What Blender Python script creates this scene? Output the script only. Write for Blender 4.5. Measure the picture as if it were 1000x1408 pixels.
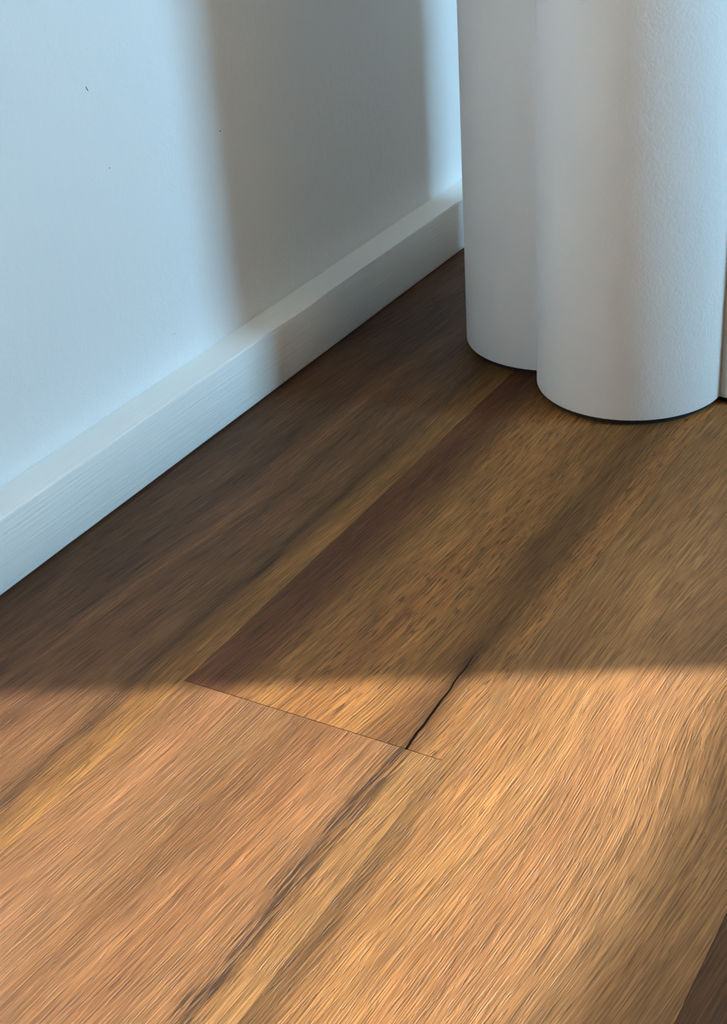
import bpy, bmesh, math, random
from mathutils import Matrix, Vector

# ------------------------------------------------------------------ scene, camera, light
scene = bpy.context.scene
for o in list(bpy.data.objects):
    bpy.data.objects.remove(o)
C = scene.collection
scene.view_settings.view_transform = 'Standard'
scene.view_settings.look = 'None'
scene.view_settings.gamma = 1.0
scene.view_settings.use_curve_mapping = False
scene.view_settings.exposure = 0.0

# camera: hand-held phone, 0.70 m above the floor (metres; wall face is x = 0, wall runs along y)
FPX = 2059.5
cam_d = bpy.data.cameras.new('camera')
cam = bpy.data.objects.new('camera', cam_d)
C.objects.link(cam)
cam_d.sensor_fit = 'VERTICAL'
cam_d.sensor_height = 36.0
cam_d.lens = FPX / 1408.0 * 36.0
cam_d.clip_start = 0.02
right = Vector((0.86794951, 0.49272986, -0.06229716))
down = Vector((0.20058242, -0.46251840, -0.86362227))
fwd = Vector((-0.45434606, 0.73708481, -0.50027557))
mat = Matrix.Identity(4)
for i, v in enumerate((right, -down, -fwd)):
    for j in range(3):
        mat[j][i] = v[j]
mat.translation = Vector((0.8926, 0.0, 0.70))
cam.matrix_world = mat
scene.camera = cam

SKY = (0.37, 0.71, 1.0)
SKY_STRENGTH = 40.0
world = bpy.data.worlds.new('sky')
scene.world = world
world.use_nodes = True
bg = world.node_tree.nodes['Background']
bg.inputs['Color'].default_value = (*SKY, 1)
bg.inputs['Strength'].default_value = SKY_STRENGTH

SUN_AZ, SUN_EL = math.radians(28.3), math.radians(16.3)
sun_d = bpy.data.lights.new('sun', 'SUN')
sun_d.energy = 24.0
sun_d.angle = math.radians(0.52)
sun_d.color = (1.0, 0.98, 0.95)
sun = bpy.data.objects.new('sun', sun_d)
C.objects.link(sun)
sdir = Vector((math.cos(SUN_AZ) * math.cos(SUN_EL), math.sin(SUN_AZ) * math.cos(SUN_EL), math.sin(SUN_EL)))
sun.rotation_euler = sdir.to_track_quat('Z', 'Y').to_euler()
sun.location = (6, 4, 3)

# room (metres)
RX, RY0, RY1, RZ = 2.50, -2.8, 3.8, 2.45      # right wall face, front wall, back wall, ceiling
WT = 0.12                                     # wall thickness
WY0, WY1, WZ0, WZ1 = 1.515, 2.043, 0.599, 2.20  # window hole in the right wall
FR = 0.04                                     # window frame member

# unseen opening added in the end wall to let in blue fill light
VX0, VX1, VZ0, VZ1 = 0.98, 1.33, 1.22, 1.78

portal_d = bpy.data.lights.new('window_portal', 'AREA')
portal_d.shape = 'RECTANGLE'
portal_d.size = WY1 - WY0
portal_d.size_y = WZ1 - WZ0
portal_d.cycles.is_portal = True
portal = bpy.data.objects.new('window_portal', portal_d)
C.objects.link(portal)
portal.location = (RX + WT + 0.01, (WY0 + WY1) / 2, (WZ0 + WZ1) / 2)
portal.rotation_euler = (math.radians(90), 0, math.radians(90))   # shines towards -x

portal2_d = bpy.data.lights.new('window_portal', 'AREA')
portal2_d.shape = 'RECTANGLE'
portal2_d.size = VX1 - VX0
portal2_d.size_y = VZ1 - VZ0
portal2_d.cycles.is_portal = True
portal2 = bpy.data.objects.new('window_portal', portal2_d)
C.objects.link(portal2)
portal2.location = ((VX0 + VX1) / 2, RY1 + WT + 0.01, (VZ0 + VZ1) / 2)
portal2.rotation_euler = (math.radians(-90), 0, 0)   # shines towards -y

LAMP_COLOR = (1.0, 0.76, 0.46)
LAMP_STRENGTH = 15.0

# ------------------------------------------------------------------ helpers
def link(name, me, m, parent=None):
    o = bpy.data.objects.new(name, me)
    C.objects.link(o)
    if m:
        me.materials.append(m)
    if parent:
        o.parent = parent
    return o

def mesh_from(name, bm, smooth=False):
    me = bpy.data.meshes.new(name)
    bmesh.ops.recalc_face_normals(bm, faces=bm.faces)
    bm.to_mesh(me)
    bm.free()
    if smooth:
        for p in me.polygons:
            p.use_smooth = True
    return me

def add_box(bm, x0, x1, y0, y1, z0, z1):
    v = [bm.verts.new((x, y, z)) for x in (x0, x1) for y in (y0, y1) for z in (z0, z1)]
    for f in ((0, 1, 3, 2), (4, 6, 7, 5), (0, 4, 5, 1), (2, 3, 7, 6), (0, 2, 6, 4), (1, 5, 7, 3)):
        bm.faces.new([v[i] for i in f])

def box_obj(name, b, m, parent=None, bevel=0.0):
    bm = bmesh.new()
    add_box(bm, *b)
    if bevel:
        bmesh.ops.bevel(bm, geom=list(bm.edges), offset=bevel, segments=2, affect='EDGES', profile=0.5)
    return link(name, mesh_from(name, bm), m, parent)

def struct(o, label=None, cat=None):
    o['kind'] = 'structure'
    if label:
        o['label'] = label
    if cat:
        o['category'] = cat
    return o

def lin(c):
    return tuple(((x / 255 + 0.055) / 1.055) ** 2.4 if x / 255 > 0.04045 else x / 255 / 12.92 for x in c)

class NT:
    """small node-building helper"""
    def __init__(self, name):
        self.m = bpy.data.materials.new(name)
        self.m.use_nodes = True
        self.t = self.m.node_tree
        self.b = self.t.nodes['Principled BSDF']
    def n(self, kind, **kw):
        nd = self.t.nodes.new(kind)
        for k, v in kw.items():
            setattr(nd, k, v)
        return nd
    def set(self, sock, v):
        if isinstance(v, bpy.types.NodeSocket):
            self.t.links.new(v, sock)
        else:
            sock.default_value = v
    def math(self, op, a, b=0.0, c=0.0, clamp=False):
        nd = self.n('ShaderNodeMath', operation=op, use_clamp=clamp)
        for i, v in enumerate((a, b, c)):
            self.set(nd.inputs[i], v)
        return nd.outputs[0]
    def xyz(self, x, y, z):
        nd = self.n('ShaderNodeCombineXYZ')
        for i, v in enumerate((x, y, z)):
            self.set(nd.inputs[i], v)
        return nd.outputs[0]
    def noise(self, vec, scale=1.0, detail=2.0, rough=0.5, dist=0.0):
        nd = self.n('ShaderNodeTexNoise')
        self.set(nd.inputs['Vector'], vec)
        nd.inputs['Scale'].default_value = scale
        nd.inputs['Detail'].default_value = detail
        nd.inputs['Roughness'].default_value = rough
        nd.inputs['Distortion'].default_value = dist
        return nd.outputs['Fac']
    def rng(self, v, a, b, c, d, smooth=False):
        nd = self.n('ShaderNodeMapRange')
        if smooth:
            nd.interpolation_type = 'SMOOTHSTEP'
        for i, k in enumerate((v, a, b, c, d)):
            self.set(nd.inputs[i], k)
        return nd.outputs[0]
    def ramp(self, v, stops):
        nd = self.n('ShaderNodeValToRGB')
        e = nd.color_ramp.elements
        while len(e) < len(stops):
            e.new(0.5)
        for el, (p, c) in zip(e, stops):
            el.position = p
            el.color = (*c, 1)
        self.set(nd.inputs[0], v)
        return nd.outputs[0]
    def mix(self, fac, a, b, kind='MIX'):
        nd = self.n('ShaderNodeMix', data_type='RGBA', blend_type=kind)
        self.set(nd.inputs[0], fac)
        for s, v in ((nd.inputs[6], a), (nd.inputs[7], b)):
            self.set(s, (*v, 1) if isinstance(v, tuple) else v)
        return nd.outputs[2]
    def bump(self, h, strength, dist, prev=None):
        nd = self.n('ShaderNodeBump')
        nd.inputs['Strength'].default_value = strength
        nd.inputs['Distance'].default_value = dist
        self.set(nd.inputs['Height'], h)
        if prev:
            self.set(nd.inputs['Normal'], prev)
        return nd.outputs[0]
    def obj_xyz(self):
        tc = self.n('ShaderNodeTexCoord')
        s = self.n('ShaderNodeSeparateXYZ')
        self.t.links.new(tc.outputs['Object'], s.inputs[0])
        return tc.outputs['Object'], s.outputs[0], s.outputs[1], s.outputs[2]

# ------------------------------------------------------------------ materials
def paint(name, col, rough=0.6, scale=260.0, strength=0.25, dist=0.0006, brushed=False, spec=0.3):
    k = NT(name)
    v, x, y, z = k.obj_xyz()
    big = k.noise(v, 2.2, 3)
    base = k.mix(k.rng(big, 0.3, 0.7, 0, 1), tuple(c * 0.97 for c in col), col)
    k.set(k.b.inputs['Base Color'], base)
    k.b.inputs['Roughness'].default_value = rough
    k.b.inputs['Specular IOR Level'].default_value = spec
    if brushed:
        h = k.noise(k.xyz(k.math('MULTIPLY', x, 420.0), k.math('MULTIPLY', y, 9.0), k.math('MULTIPLY', z, 420.0)), 1.0, 3)
        h2 = k.noise(v, 400.0, 2)
        n = k.bump(h, strength, dist)
        k.set(k.b.inputs['Normal'], k.bump(h2, 0.12, 0.0004, n))
    else:
        h = k.noise(v, scale, 3, 0.55)
        h2 = k.noise(v, scale * 0.22, 2)
        n = k.bump(h, strength, dist)
        k.set(k.b.inputs['Normal'], k.bump(h2, strength * 0.35, dist * 3, n))
    return k.m

def flat(name, col, rough=0.6, metal=0.0):
    k = NT(name)
    v, x, y, z = k.obj_xyz()
    k.set(k.b.inputs['Base Color'], k.mix(k.noise(v, 30, 2), tuple(c * 0.93 for c in col), col))
    k.b.inputs['Roughness'].default_value = rough
    k.b.inputs['Metallic'].default_value = metal
    return k.m

M_WALL = paint('wall_paint', (0.80, 0.80, 0.79), 0.65, 360.0, 0.60, 0.0007)
M_SKIRT = paint('skirting_enamel', (0.80, 0.80, 0.78), 0.40, strength=0.75, dist=0.0008, brushed=True, spec=0.4)
M_PED = paint('pedestal_paint', (0.81, 0.80, 0.78), 0.5, 330.0, 0.55, 0.0008, spec=0.4)
M_PLINTH = flat('black_plinth', (0.012, 0.012, 0.012), 0.8)
M_CEIL = flat('ceiling_paint', (0.74, 0.64, 0.51), 0.8)
M_WARM = flat('warm_wall_paint', (0.45, 0.36, 0.25), 0.8)
M_FRAME = flat('window_frame_paint', (0.62, 0.62, 0.60), 0.4)
M_GROUND = flat('pavers', (0.30, 0.27, 0.22), 0.9)
M_SLAB = flat('subfloor', (0.05, 0.035, 0.025), 0.9)
M_SPECK = flat('wall_mark', (0.05, 0.045, 0.04), 0.9)

PW = 0.2285      # plank width
TINT = (1.0, 0.91, 0.74)
ALB = 0.50       # plank colours below are read from sunlit wood and scaled to albedo

def plank_mat(name, stops, seed, flecks=0.5, crack=None, vein=None, stripe=0.30, grain=0.34, swirl=None, gain=1.0, edge=None):
    k = NT(name)
    v, x, y, z = k.obj_xyz()
    sx = seed * 3.17
    xs = k.math('ADD', x, sx)
    ys = k.math('ADD', y, sx * 1.7)
    # slow wander of the grain across the board
    w1 = k.math('SUBTRACT', k.noise(k.xyz(k.math('MULTIPLY', xs, 4.0), k.math('MULTIPLY', ys, 1.6), 0.0), 1.0, 1), 0.5)
    w2 = k.math('SUBTRACT', k.noise(k.xyz(k.math('MULTIPLY', xs, 22.0), k.math('MULTIPLY', ys, 9.0), 3.0), 1.0, 2), 0.5)
    xw = k.math('ADD', x, k.math('ADD', k.math('MULTIPLY', w1, 0.016), k.math('MULTIPLY', w2, 0.010)))
    u = k.math('DIVIDE', xw, PW)
    base = k.ramp(u, [(p, tuple(a * ALB * gain * t for a, t in zip(lin(c), TINT))) for p, c in stops])
    # grain coordinate, leaning a little off the board's length
    xg = k.math('ADD', xs, k.math('ADD', k.math('MULTIPLY', w1, 0.06), k.math('MULTIPLY', w2, 0.0035)))
    xg = k.math('SUBTRACT', xg, k.math('MULTIPLY', ys, 0.05))
    if swirl:
        sxp, syp = swirl
        dx = k.math('SUBTRACT', x, sxp)
        dy = k.math('MULTIPLY', k.math('SUBTRACT', y, syp), 0.35)
        d2 = k.math('ADD', k.math('MULTIPLY', dx, dx), k.math('MULTIPLY', dy, dy))
        g = k.math('POWER', 2.718, k.math('MULTIPLY', d2, -260.0))
        xg = k.math('ADD', xg, k.math('MULTIPLY', g, 0.035))
    def streak(fx, fy, det=2.0, zo=0.0, rough=0.5):
        return k.noise(k.xyz(k.math('MULTIPLY', xg, fx), k.math('MULTIPLY', ys, fy), zo), 1.0, det, rough)
    s_wide = streak(38.0, 1.8, 3, 1.0)
    s_mid = streak(150.0, 6.0, 3, 5.0)
    s_fine = streak(820.0, 17.0, 2, 9.0)
    s_hair = streak(1500.0, 34.0, 1, 13.0)
    f = k.rng(s_wide, 0.25, 0.75, 1.0 - stripe, 1.0 + stripe)
    f = k.math('MULTIPLY', f, k.rng(s_mid, 0.25, 0.75, 1.0 - stripe * 0.7, 1.0 + stripe * 0.7))
    f = k.math('MULTIPLY', f, k.rng(s_fine, 0.34, 0.66, 1.0 - grain, 1.0 + grain))
    f = k.math('MULTIPLY', f, k.rng(s_hair, 0.36, 0.64, 1.0 - grain * 0.6, 1.0 + grain * 0.6))
    patch = k.noise(k.xyz(k.math('MULTIPLY', xg, 13.0), k.math('MULTIPLY', ys, 4.5), 60.0), 1.0, 3)
    f = k.math('MULTIPLY', f, k.rng(patch, 0.3, 0.7, 0.86, 1.14))
    col = k.mix(1.0, base, k.xyz(f, f, f), 'MULTIPLY')
    # slightly redder in the slow bands
    hue = streak(26.0, 1.2, 2, 21.0)
    col = k.mix(k.rng(hue, 0.35, 0.7, 0.0, 0.55), col, k.mix(1.0, col, (1.06, 0.90, 0.82), 'MULTIPLY'))
    # dark pores
    p = k.rng(streak(620.0, 52.0, 1, 30.0), 0.57, 0.66, 0.0, 1.0, True)
    pm = k.math('MULTIPLY', p, k.rng(streak(30.0, 2.5, 2, 40.0), 0.35, 0.65, 0.2, 1.0))
    col = k.mix(k.math('MULTIPLY', pm, flecks), col, tuple(a * ALB for a in lin((84, 54, 30))))
    hgt = k.math('ADD', k.math('MULTIPLY', s_fine, 0.9), k.math('ADD', k.math('MULTIPLY', s_hair, 0.35), k.math('MULTIPLY', p, -0.5)))
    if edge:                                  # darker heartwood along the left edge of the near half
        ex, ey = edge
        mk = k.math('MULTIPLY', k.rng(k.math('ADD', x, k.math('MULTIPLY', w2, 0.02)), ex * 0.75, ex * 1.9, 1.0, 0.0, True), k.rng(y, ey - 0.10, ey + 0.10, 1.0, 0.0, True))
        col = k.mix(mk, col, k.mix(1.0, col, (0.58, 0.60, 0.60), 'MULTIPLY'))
    if vein:                                  # gnarled dark gum vein along the board
        vx, vw = vein
        wv = k.math('SUBTRACT', k.noise(k.xyz(k.math('MULTIPLY', x, 30.0), k.math('MULTIPLY', y, 28.0), 7.0), 1.0, 3, 0.65), 0.5)
        dv = k.math('ABSOLUTE', k.math('ADD', k.math('SUBTRACT', x, vx), k.math('MULTIPLY', wv, 0.030)))
        mk = k.rng(dv, vw * 0.15, vw, 1.0, 0.0, True)
        mk = k.math('MULTIPLY', mk, k.rng(streak(330.0, 26.0, 3, 50.0), 0.40, 0.58, 0.0, 1.0, True))
        mk = k.math('MULTIPLY', mk, k.rng(k.noise(k.xyz(0.0, k.math('MULTIPLY', y, 9.0), 4.0), 1.0, 2), 0.3, 0.55, 0.35, 1.0))
        col = k.mix(k.math('MULTIPLY', mk, 0.85), col, tuple(a * ALB for a in lin((66, 46, 28))))
        hgt = k.math('SUBTRACT', hgt, k.math('MULTIPLY', mk, 0.8))
    if crack:                                 # hairline dark gum line, tapering to nothing
        cx0, cy0, cx1, cy1 = crack
        t = k.math('DIVIDE', k.math('SUBTRACT', y, cy0), cy1 - cy0)
        wob = k.math('MULTIPLY', k.math('SUBTRACT', k.noise(k.xyz(0.0, k.math('MULTIPLY', y, 30.0), 2.0), 1.0, 2), 0.5), 0.004)
        cx = k.math('ADD', k.math('ADD', cx0, k.math('MULTIPLY', t, cx1 - cx0)), wob)
        dcr = k.math('ABSOLUTE', k.math('SUBTRACT', x, cx))
        wid = k.rng(t, 0.35, 1.05, 0.0010, 0.0)
        mk = k.rng(k.math('SUBTRACT', dcr, wid), -0.0002, 0.0005, 1.0, 0.0)
        mk = k.math('MULTIPLY', mk, k.rng(t, 1.0, 1.12, 1.0, 0.0))
        halo = k.math('MULTIPLY', k.rng(dcr, 0.001, 0.011, 0.55, 0.0, True), k.rng(t, 0.9, 2.2, 1.0, 0.0))
        col = k.mix(halo, col, k.mix(1.0, col, (0.45, 0.42, 0.38), 'MULTIPLY'))
        col = k.mix(mk, col, (0.006, 0.004, 0.003))
        k.set(k.b.inputs['Specular IOR Level'], k.rng(mk, 0.0, 1.0, 0.24, 0.0))
    k.set(k.b.inputs['Base Color'], col)
    k.set(k.b.inputs['Roughness'], k.rng(s_fine, 0.3, 0.7, 0.66, 0.52))
    if not crack:
        k.b.inputs['Specular IOR Level'].default_value = 0.24
    k.set(k.b.inputs['Normal'], k.bump(hgt, 0.85, 0.0006))
    return k.m

M_A = plank_mat('plank_dark_spotted_gum', [(0.0, (120, 84, 60)), (0.25, (128, 94, 70)), (0.36, (118, 86, 64)), (0.48, (150, 110, 80)),
               (0.62, (136, 98, 70)), (0.78, (146, 108, 74)), (0.84, (112, 82, 54)), (0.93, (168, 124, 74)), (1.0, (174, 128, 76))], 1.0, 0.45, stripe=0.30, gain=0.84)
M_BF = plank_mat('plank_brown_with_red_heart', [(0.0, (122, 80, 52)), (0.10, (112, 72, 46)), (0.18, (126, 86, 54)), (0.30, (176, 128, 78)),
               (0.55, (180, 130, 80)), (0.68, (160, 116, 70)), (0.77, (132, 94, 58)), (0.86, (140, 102, 62)), (0.93, (182, 134, 84)), (1.0, (180, 132, 84))], 2.0, 0.75,
               crack=(0.1990, 0.001, 0.1925, 0.140), stripe=0.24)
M_BN = plank_mat('plank_tan_with_gum_vein', [(0.0, (186, 138, 92)), (0.15, (192, 142, 102)), (0.38, (172, 128, 88)), (0.62, (186, 136, 94)),
               (0.80, (196, 146, 102)), (0.86, (170, 126, 84)), (0.895, (176, 132, 84)), (0.915, (200, 154, 102)), (1.0, (196, 150, 98))], 3.0, 0.25,
               vein=(0.196, 0.013), stripe=0.20, gain=0.65)
M_C = plank_mat('plank_honey_blackbutt', [(0.0, (184, 138, 90)), (0.08, (180, 134, 88)), (0.20, (200, 150, 98)),
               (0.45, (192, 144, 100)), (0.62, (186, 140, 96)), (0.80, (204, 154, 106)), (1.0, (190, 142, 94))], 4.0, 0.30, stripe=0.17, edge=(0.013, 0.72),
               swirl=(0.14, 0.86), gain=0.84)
M_D = plank_mat('plank_walnut_brown', [(0.0, (106, 72, 44)), (0.3, (126, 88, 54)), (0.6, (110, 76, 48)), (1.0, (136, 96, 60))], 5.0, 0.6, stripe=0.28, gain=0.85)

# ------------------------------------------------------------------ the room shell
struct(box_obj('wall_left', (-WT, 0.0, RY0 - WT, RY1 + WT, -0.05, RZ + 0.1), M_WALL), 'smooth white painted wall above the chunky white skirting', 'wall')
bm = bmesh.new()
add_box(bm, 0.0, VX0, RY1, RY1 + WT, -0.05, RZ + 0.1)
add_box(bm, VX1, RX, RY1, RY1 + WT, -0.05, RZ + 0.1)
add_box(bm, VX0, VX1, RY1, RY1 + WT, -0.05, VZ0)
add_box(bm, VX0, VX1, RY1, RY1 + WT, VZ1, RZ + 0.1)
struct(link('wall_back', mesh_from('wall_back', bm), M_WALL), 'white end wall beyond the lobed pedestal', 'wall')
struct(box_obj('wall_front', (0.0, RX, RY0 - WT, RY0, -0.05, RZ + 0.1), M_WARM), 'beige end wall across the room from the pedestal', 'wall')
bm = bmesh.new()
add_box(bm, RX, RX + WT, RY0 - WT, WY0, -0.05, RZ + 0.1)
add_box(bm, RX, RX + WT, WY1, RY1 + WT, -0.05, RZ + 0.1)
add_box(bm, RX, RX + WT, WY0, WY1, -0.05, WZ0)
add_box(bm, RX, RX + WT, WY0, WY1, WZ1, RZ + 0.1)
struct(link('wall_right', mesh_from('wall_right', bm), M_WARM), 'beige wall pierced by one tall narrow window', 'wall')
struct(box_obj('ceiling', (0.0, RX, RY0, RY1, RZ, RZ + 0.1), M_CEIL), 'flat cream ceiling above the timber floor', 'ceiling')
struct(box_obj('ground', (-8, RX + 14, -10, 16, -0.45, -0.30), M_GROUND), 'sunlit paving outside the narrow window', 'ground')

# windows: frame members and one pane, set flush with the outside of the wall
g = NT('window_glass')
nt = g.t
tr = g.n('ShaderNodeBsdfTransparent')
gl = g.n('ShaderNodeBsdfGlossy')
gl.inputs['Roughness'].default_value = 0.0
fr = g.n('ShaderNodeFresnel')
mx = g.n('ShaderNodeMixShader')
nt.links.new(fr.outputs[0], mx.inputs[0])
nt.links.new(tr.outputs[0], mx.inputs[1])
nt.links.new(gl.outputs[0], mx.inputs[2])
nt.links.new(mx.outputs[0], nt.nodes['Material Output'].inputs[0])

def window(name, loc, rotz, width, wh, label):
    win = bpy.data.objects.new(name, None)
    C.objects.link(win)
    win.location = loc
    win.rotation_euler = (0, 0, rotz)
    struct(win, label, 'window')
    wy = width / 2
    for nm, b in (('frame_stile', (-0.05, 0, -wy, -wy + FR, 0, wh)), ('frame_stile', (-0.05, 0, wy - FR, wy, 0, wh)),
                  ('frame_rail', (-0.05, 0, -wy + FR, wy - FR, 0, FR)), ('frame_rail', (-0.05, 0, -wy + FR, wy - FR, wh - FR, wh))):
        box_obj(nm, b, M_FRAME, win)
    bm = bmesh.new()
    vs = [bm.verts.new((-0.025, a, b)) for a, b in ((-wy + FR, FR), (wy - FR, FR), (wy - FR, wh - FR), (-wy + FR, wh - FR))]
    bm.faces.new(vs)
    link('pane', mesh_from('pane', bm), g.m, win)

window('window_1', (RX + WT, (WY0 + WY1) / 2, WZ0), 0.0, WY1 - WY0, WZ1 - WZ0, 'tall narrow fixed window with a painted frame')
window('fill_window', ((VX0 + VX1) / 2, RY1 + WT, VZ0), math.radians(90), VX1 - VX0, VZ1 - VZ0, 'small unseen window added in the end wall for blue fill light')

# ------------------------------------------------------------------ floor: slab + planks
floor = struct(box_obj('floor', (0.0, RX, RY0, RY1, -0.05, -0.012), M_SLAB), 'timber plank floor in brown and honey tones', 'floor')
X0 = 0.0290            # left edge of the first full-width board (its edge hides under the skirting)
PLEN = 1.83
JOINT = 0.743          # butt joint seen in the second row
plank_cache = {}

def plank(x0, x1, y0, y1, m):
    key = (round(x1 - x0, 4), round(y1 - y0, 4), m.name)
    if key not in plank_cache:
        w, l = key[0], key[1]
        e, d = 0.0004, 0.0004
        bm = bmesh.new()
        rings = [[bm.verts.new(p) for p in ((a, b, zz), (w - a, b, zz), (w - a, l - b, zz), (a, l - b, zz))]
                 for a, b, zz in ((0.00008, 0.00015, -0.012), (0.00008, 0.00015, -d), (e * 0.6, e, 0.0))]
        for r0, r1 in zip(rings, rings[1:]):
            for i in range(4):
                bm.faces.new((r0[i], r0[(i + 1) % 4], r1[(i + 1) % 4], r1[i]))
        bm.faces.new(rings[-1])
        bm.faces.new(rings[0][::-1])
        me = mesh_from('plank', bm)
        me.materials.append(m)
        plank_cache[key] = me
    o = bpy.data.objects.new('plank', plank_cache[key])
    C.objects.link(o)
    o.parent = floor
    o.location = (x0, y0, 0.0)
    return o

starts = {0: 0.10, 1: JOINT, 2: 0.02, 3: -0.40}
mats_seen = {(0, 0): M_A, (1, 0): M_BF, (1, -1): M_BN, (2, 0): M_C, (3, 0): M_D}
pool = [M_A, M_BN, M_D, M_C, M_BF]
rnd = random.Random(4)
plank(0.0, X0, RY0, RY1, M_A)
r = 0
x = X0
while x < RX - 1e-4:
    x1 = min(x + PW, RX)
    s0 = starts.get(r, rnd.uniform(-0.9, 0.9))
    i0 = -int((s0 - RY0) // PLEN) - 1
    i = i0
    while s0 + i * PLEN < RY1:
        a, b = max(RY0, s0 + i * PLEN), min(RY1, s0 + (i + 1) * PLEN)
        if b - a > 0.01:
            m = mats_seen.get((r, i)) or pool[(r * 2 + i * 3) % 5]
            plank(x, x1, a, b, m)
        i += 1
    x = x1
    r += 1

# ------------------------------------------------------------------ skirting
SH, ST = 0.0697, 0.0377
def skirting(name, m, length, wob=True):
    bm = bmesh.new()
    rs = random.Random(8)
    n = 260
    prev = None
    p1 = 0.0
    for i in range(n + 1):
        yy = length * i / n
        p1 = p1 * 0.75 + rs.uniform(-1, 1) * 0.25 if wob else 0
        j = p1 * 0.0009
        prof = [(0.0005, 0.0016), (ST - 0.0022, 0.0016), (ST - 0.0006, 0.0022), (ST, 0.0036),
                (ST, SH - 0.0022 + j), (ST - 0.0005, SH - 0.0007 + j), (ST - 0.0020 + j, SH),
                (0.0016, SH - 0.0001), (0.0005, SH + 0.0006)]
        ring = [bm.verts.new((a, yy, b)) for a, b in prof]
        if prev:
            for q in range(len(ring)):
                bm.faces.new((prev[q], prev[(q + 1) % len(ring)], ring[(q + 1) % len(ring)], ring[q]))
        else:
            bm.faces.new(ring)
        prev = ring
    bm.faces.new(prev[::-1])
    me = mesh_from(name, bm, True)
    o = link(name, me, m)
    for p in me.polygons:
        p.use_smooth = True
    try:
        me.set_sharp_from_angle(angle=math.radians(50))
    except Exception:
        pass
    return o

sk = struct(skirting('baseboard_left', M_SKIRT, RY1 - RY0), 'chunky square-edged white skirting along the wall', 'skirting')
sk.location = (0.0, RY0, 0.0)
sb = struct(skirting('baseboard_back', M_SKIRT, RX - ST, False), 'chunky white skirting along the end wall', 'skirting')
sb.location = (RX, RY1, 0.0)
sb.rotation_euler = (0, 0, math.radians(90))
sb.location = (ST, RY1, 0.0)
sb.rotation_euler = (0, 0, math.radians(-90))

# ------------------------------------------------------------------ five-lobed pedestal
PCX, PCY, PR, PD, PH, PGAP = 0.3792, 1.5056, 0.0993, 0.1235, 1.0, 0.0062
LOBE0 = math.radians(-86.8)

def lobes(radius, nper=40):
    pts = []
    half = PD * math.sin(math.pi / 5)             # half the distance between neighbouring centres
    for q in range(5):
        a0 = LOBE0 + q * 2 * math.pi / 5
        c = (PD * math.cos(a0), PD * math.sin(a0))
        # seam direction: where two neighbouring circles cross on the outside
        apo = PD * math.cos(math.pi / 5) + math.sqrt(max(radius ** 2 - half ** 2, 1e-9))
        s = (apo * math.cos(math.pi / 5), apo * math.sin(math.pi / 5))
        ang = math.atan2(s[1], s[0] - PD)
        for j in range(nper):
            t = a0 - ang + 2 * ang * (j / (nper - 1))
            if j == nper - 1:
                continue
            pts.append((c[0] + radius * math.cos(t), c[1] + radius * math.sin(t)))
    return pts

ped = bpy.data.objects.new('pedestal', None)
C.objects.link(ped)
ped.location = (PCX, PCY, 0.0)
ped['label'] = 'matte white fluted pedestal of five merged round lobes standing on the timber floor'
ped['category'] = 'pedestal'
bm = bmesh.new()
levels = [(PR - 0.006, PGAP), (PR - 0.0014, PGAP), (PR - 0.0004, PGAP + 0.0004), (PR, PGAP + 0.0014),
          (PR, PH - 0.006), (PR - 0.0018, PH - 0.0018), (PR - 0.006, PH)]
prev = None
for rad, zz in levels:
    ring = [bm.verts.new((a, b, zz)) for a, b in lobes(rad)]
    if prev:
        for q in range(len(ring)):
            bm.faces.new((prev[q], prev[(q + 1) % len(ring)], ring[(q + 1) % len(ring)], ring[q]))
    else:
        bm.faces.new(ring[::-1])
    prev = ring
bm.faces.new(prev)
body_me = mesh_from('body', bm, True)
body = link('body', body_me, M_PED, ped)
try:
    body_me.set_sharp_from_angle(angle=math.radians(28))
except Exception:
    pass
bm = bmesh.new()
lo = lobes(PR - 0.005, 16)
r0 = [bm.verts.new((a, b, 0.0)) for a, b in lo]
r1 = [bm.verts.new((a, b, PGAP + 0.0005)) for a, b in lo]
for q in range(len(lo)):
    bm.faces.new((r0[q], r0[(q + 1) % len(lo)], r1[(q + 1) % len(lo)], r1[q]))
bm.faces.new(r0[::-1])
bm.faces.new(r1)
pl = link('plinth', mesh_from('plinth', bm), M_PLINTH, ped)
pl['label'] = 'thin black recessed plinth'

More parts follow.
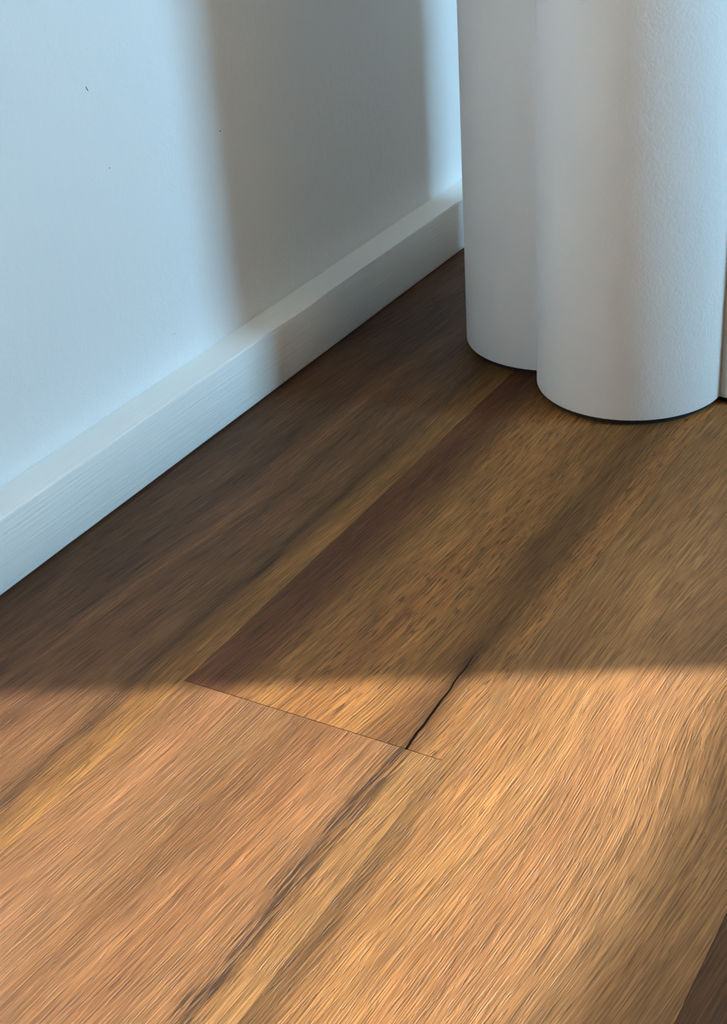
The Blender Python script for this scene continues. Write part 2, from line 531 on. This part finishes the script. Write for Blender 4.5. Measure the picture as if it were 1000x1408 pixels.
# ------------------------------------------------------------------ ceiling lamp (the warm light of the room) and a second one added for fill
LR = 0.24
def lathe(prof, n=40):
    bm = bmesh.new()
    rings = [[bm.verts.new((r * math.cos(2 * math.pi * i / n), r * math.sin(2 * math.pi * i / n), z)) for i in range(n)] for r, z in prof]
    for a, b in zip(rings, rings[1:]):
        for i in range(n):
            bm.faces.new((a[i], a[(i + 1) % n], b[(i + 1) % n], b[i]))
    bm.faces.new(rings[0])
    bm.faces.new(rings[-1])
    return bm
kd = NT('lamp_diffuser')
kd.b.inputs['Base Color'].default_value = (0.8, 0.78, 0.72, 1)
kd.b.inputs['Emission Color'].default_value = (*LAMP_COLOR, 1)
kd.b.inputs['Emission Strength'].default_value = LAMP_STRENGTH
for lx, ly, where in ((1.30, 1.15, 'near the tall narrow window'), (1.30, 3.00, 'added unseen by the end wall for warm fill')):
    lamp = bpy.data.objects.new('ceiling_lamp', None)
    C.objects.link(lamp)
    lamp.location = (lx, ly, RZ)
    lamp['label'] = 'round flush warm-white ceiling lamp ' + where
    lamp['category'] = 'lamp'
    lamp['group'] = 'flush ceiling lamps'
    link('housing', mesh_from('housing', lathe([(LR + 0.02, 0.0), (LR + 0.02, -0.035), (LR + 0.005, -0.045), (LR + 0.002, -0.03)])), M_FRAME, lamp)
    link('diffuser', mesh_from('diffuser', lathe([(LR, -0.034), (LR, -0.046), (LR * 0.93, -0.056), (LR * 0.6, -0.062)])), kd.m, lamp)

# ------------------------------------------------------------------ small marks on the wall (thin raised specks of paint and grime)
wl = bpy.data.objects['wall_left']
def wall_mark(name, yc, zc, pts, th=0.0003):
    bm = bmesh.new()
    a = [bm.verts.new((0.0, yc + p, zc + q)) for p, q in pts]
    b = [bm.verts.new((th, yc + p * 0.7, zc + q * 0.7)) for p, q in pts]
    for i in range(len(pts)):
        j = (i + 1) % len(pts)
        bm.faces.new((a[i], a[j], b[j], b[i]))
    bm.faces.new(b)
    return link(name, mesh_from(name, bm), M_SPECK, wl)
def wall_hit(px, py):
    d = right * ((px - 500) / FPX) + down * ((py - 704) / FPX) + fwd
    t = -0.8926 / d.x
    return d.y * t, 0.70 + d.z * t
for px, py, rr in ((303, 180, 0.0009), (151, 231, 0.0006), (240, 459, 0.0005), (388, 179, 0.0004)):
    yy, zz = wall_hit(px, py)
    wall_mark('speck', yy, zz, [(rr * math.cos(t * math.pi / 3), rr * 0.9 * math.sin(t * math.pi / 3)) for t in range(6)])
yy, zz = wall_hit(119.5, 122)
wall_mark('scuff', yy, zz, [(-0.0014, 0.0024), (-0.0009, 0.0025), (0.0001, 0.0004), (0.0016, -0.0020), (0.0011, -0.0024), (-0.0006, -0.0002)])
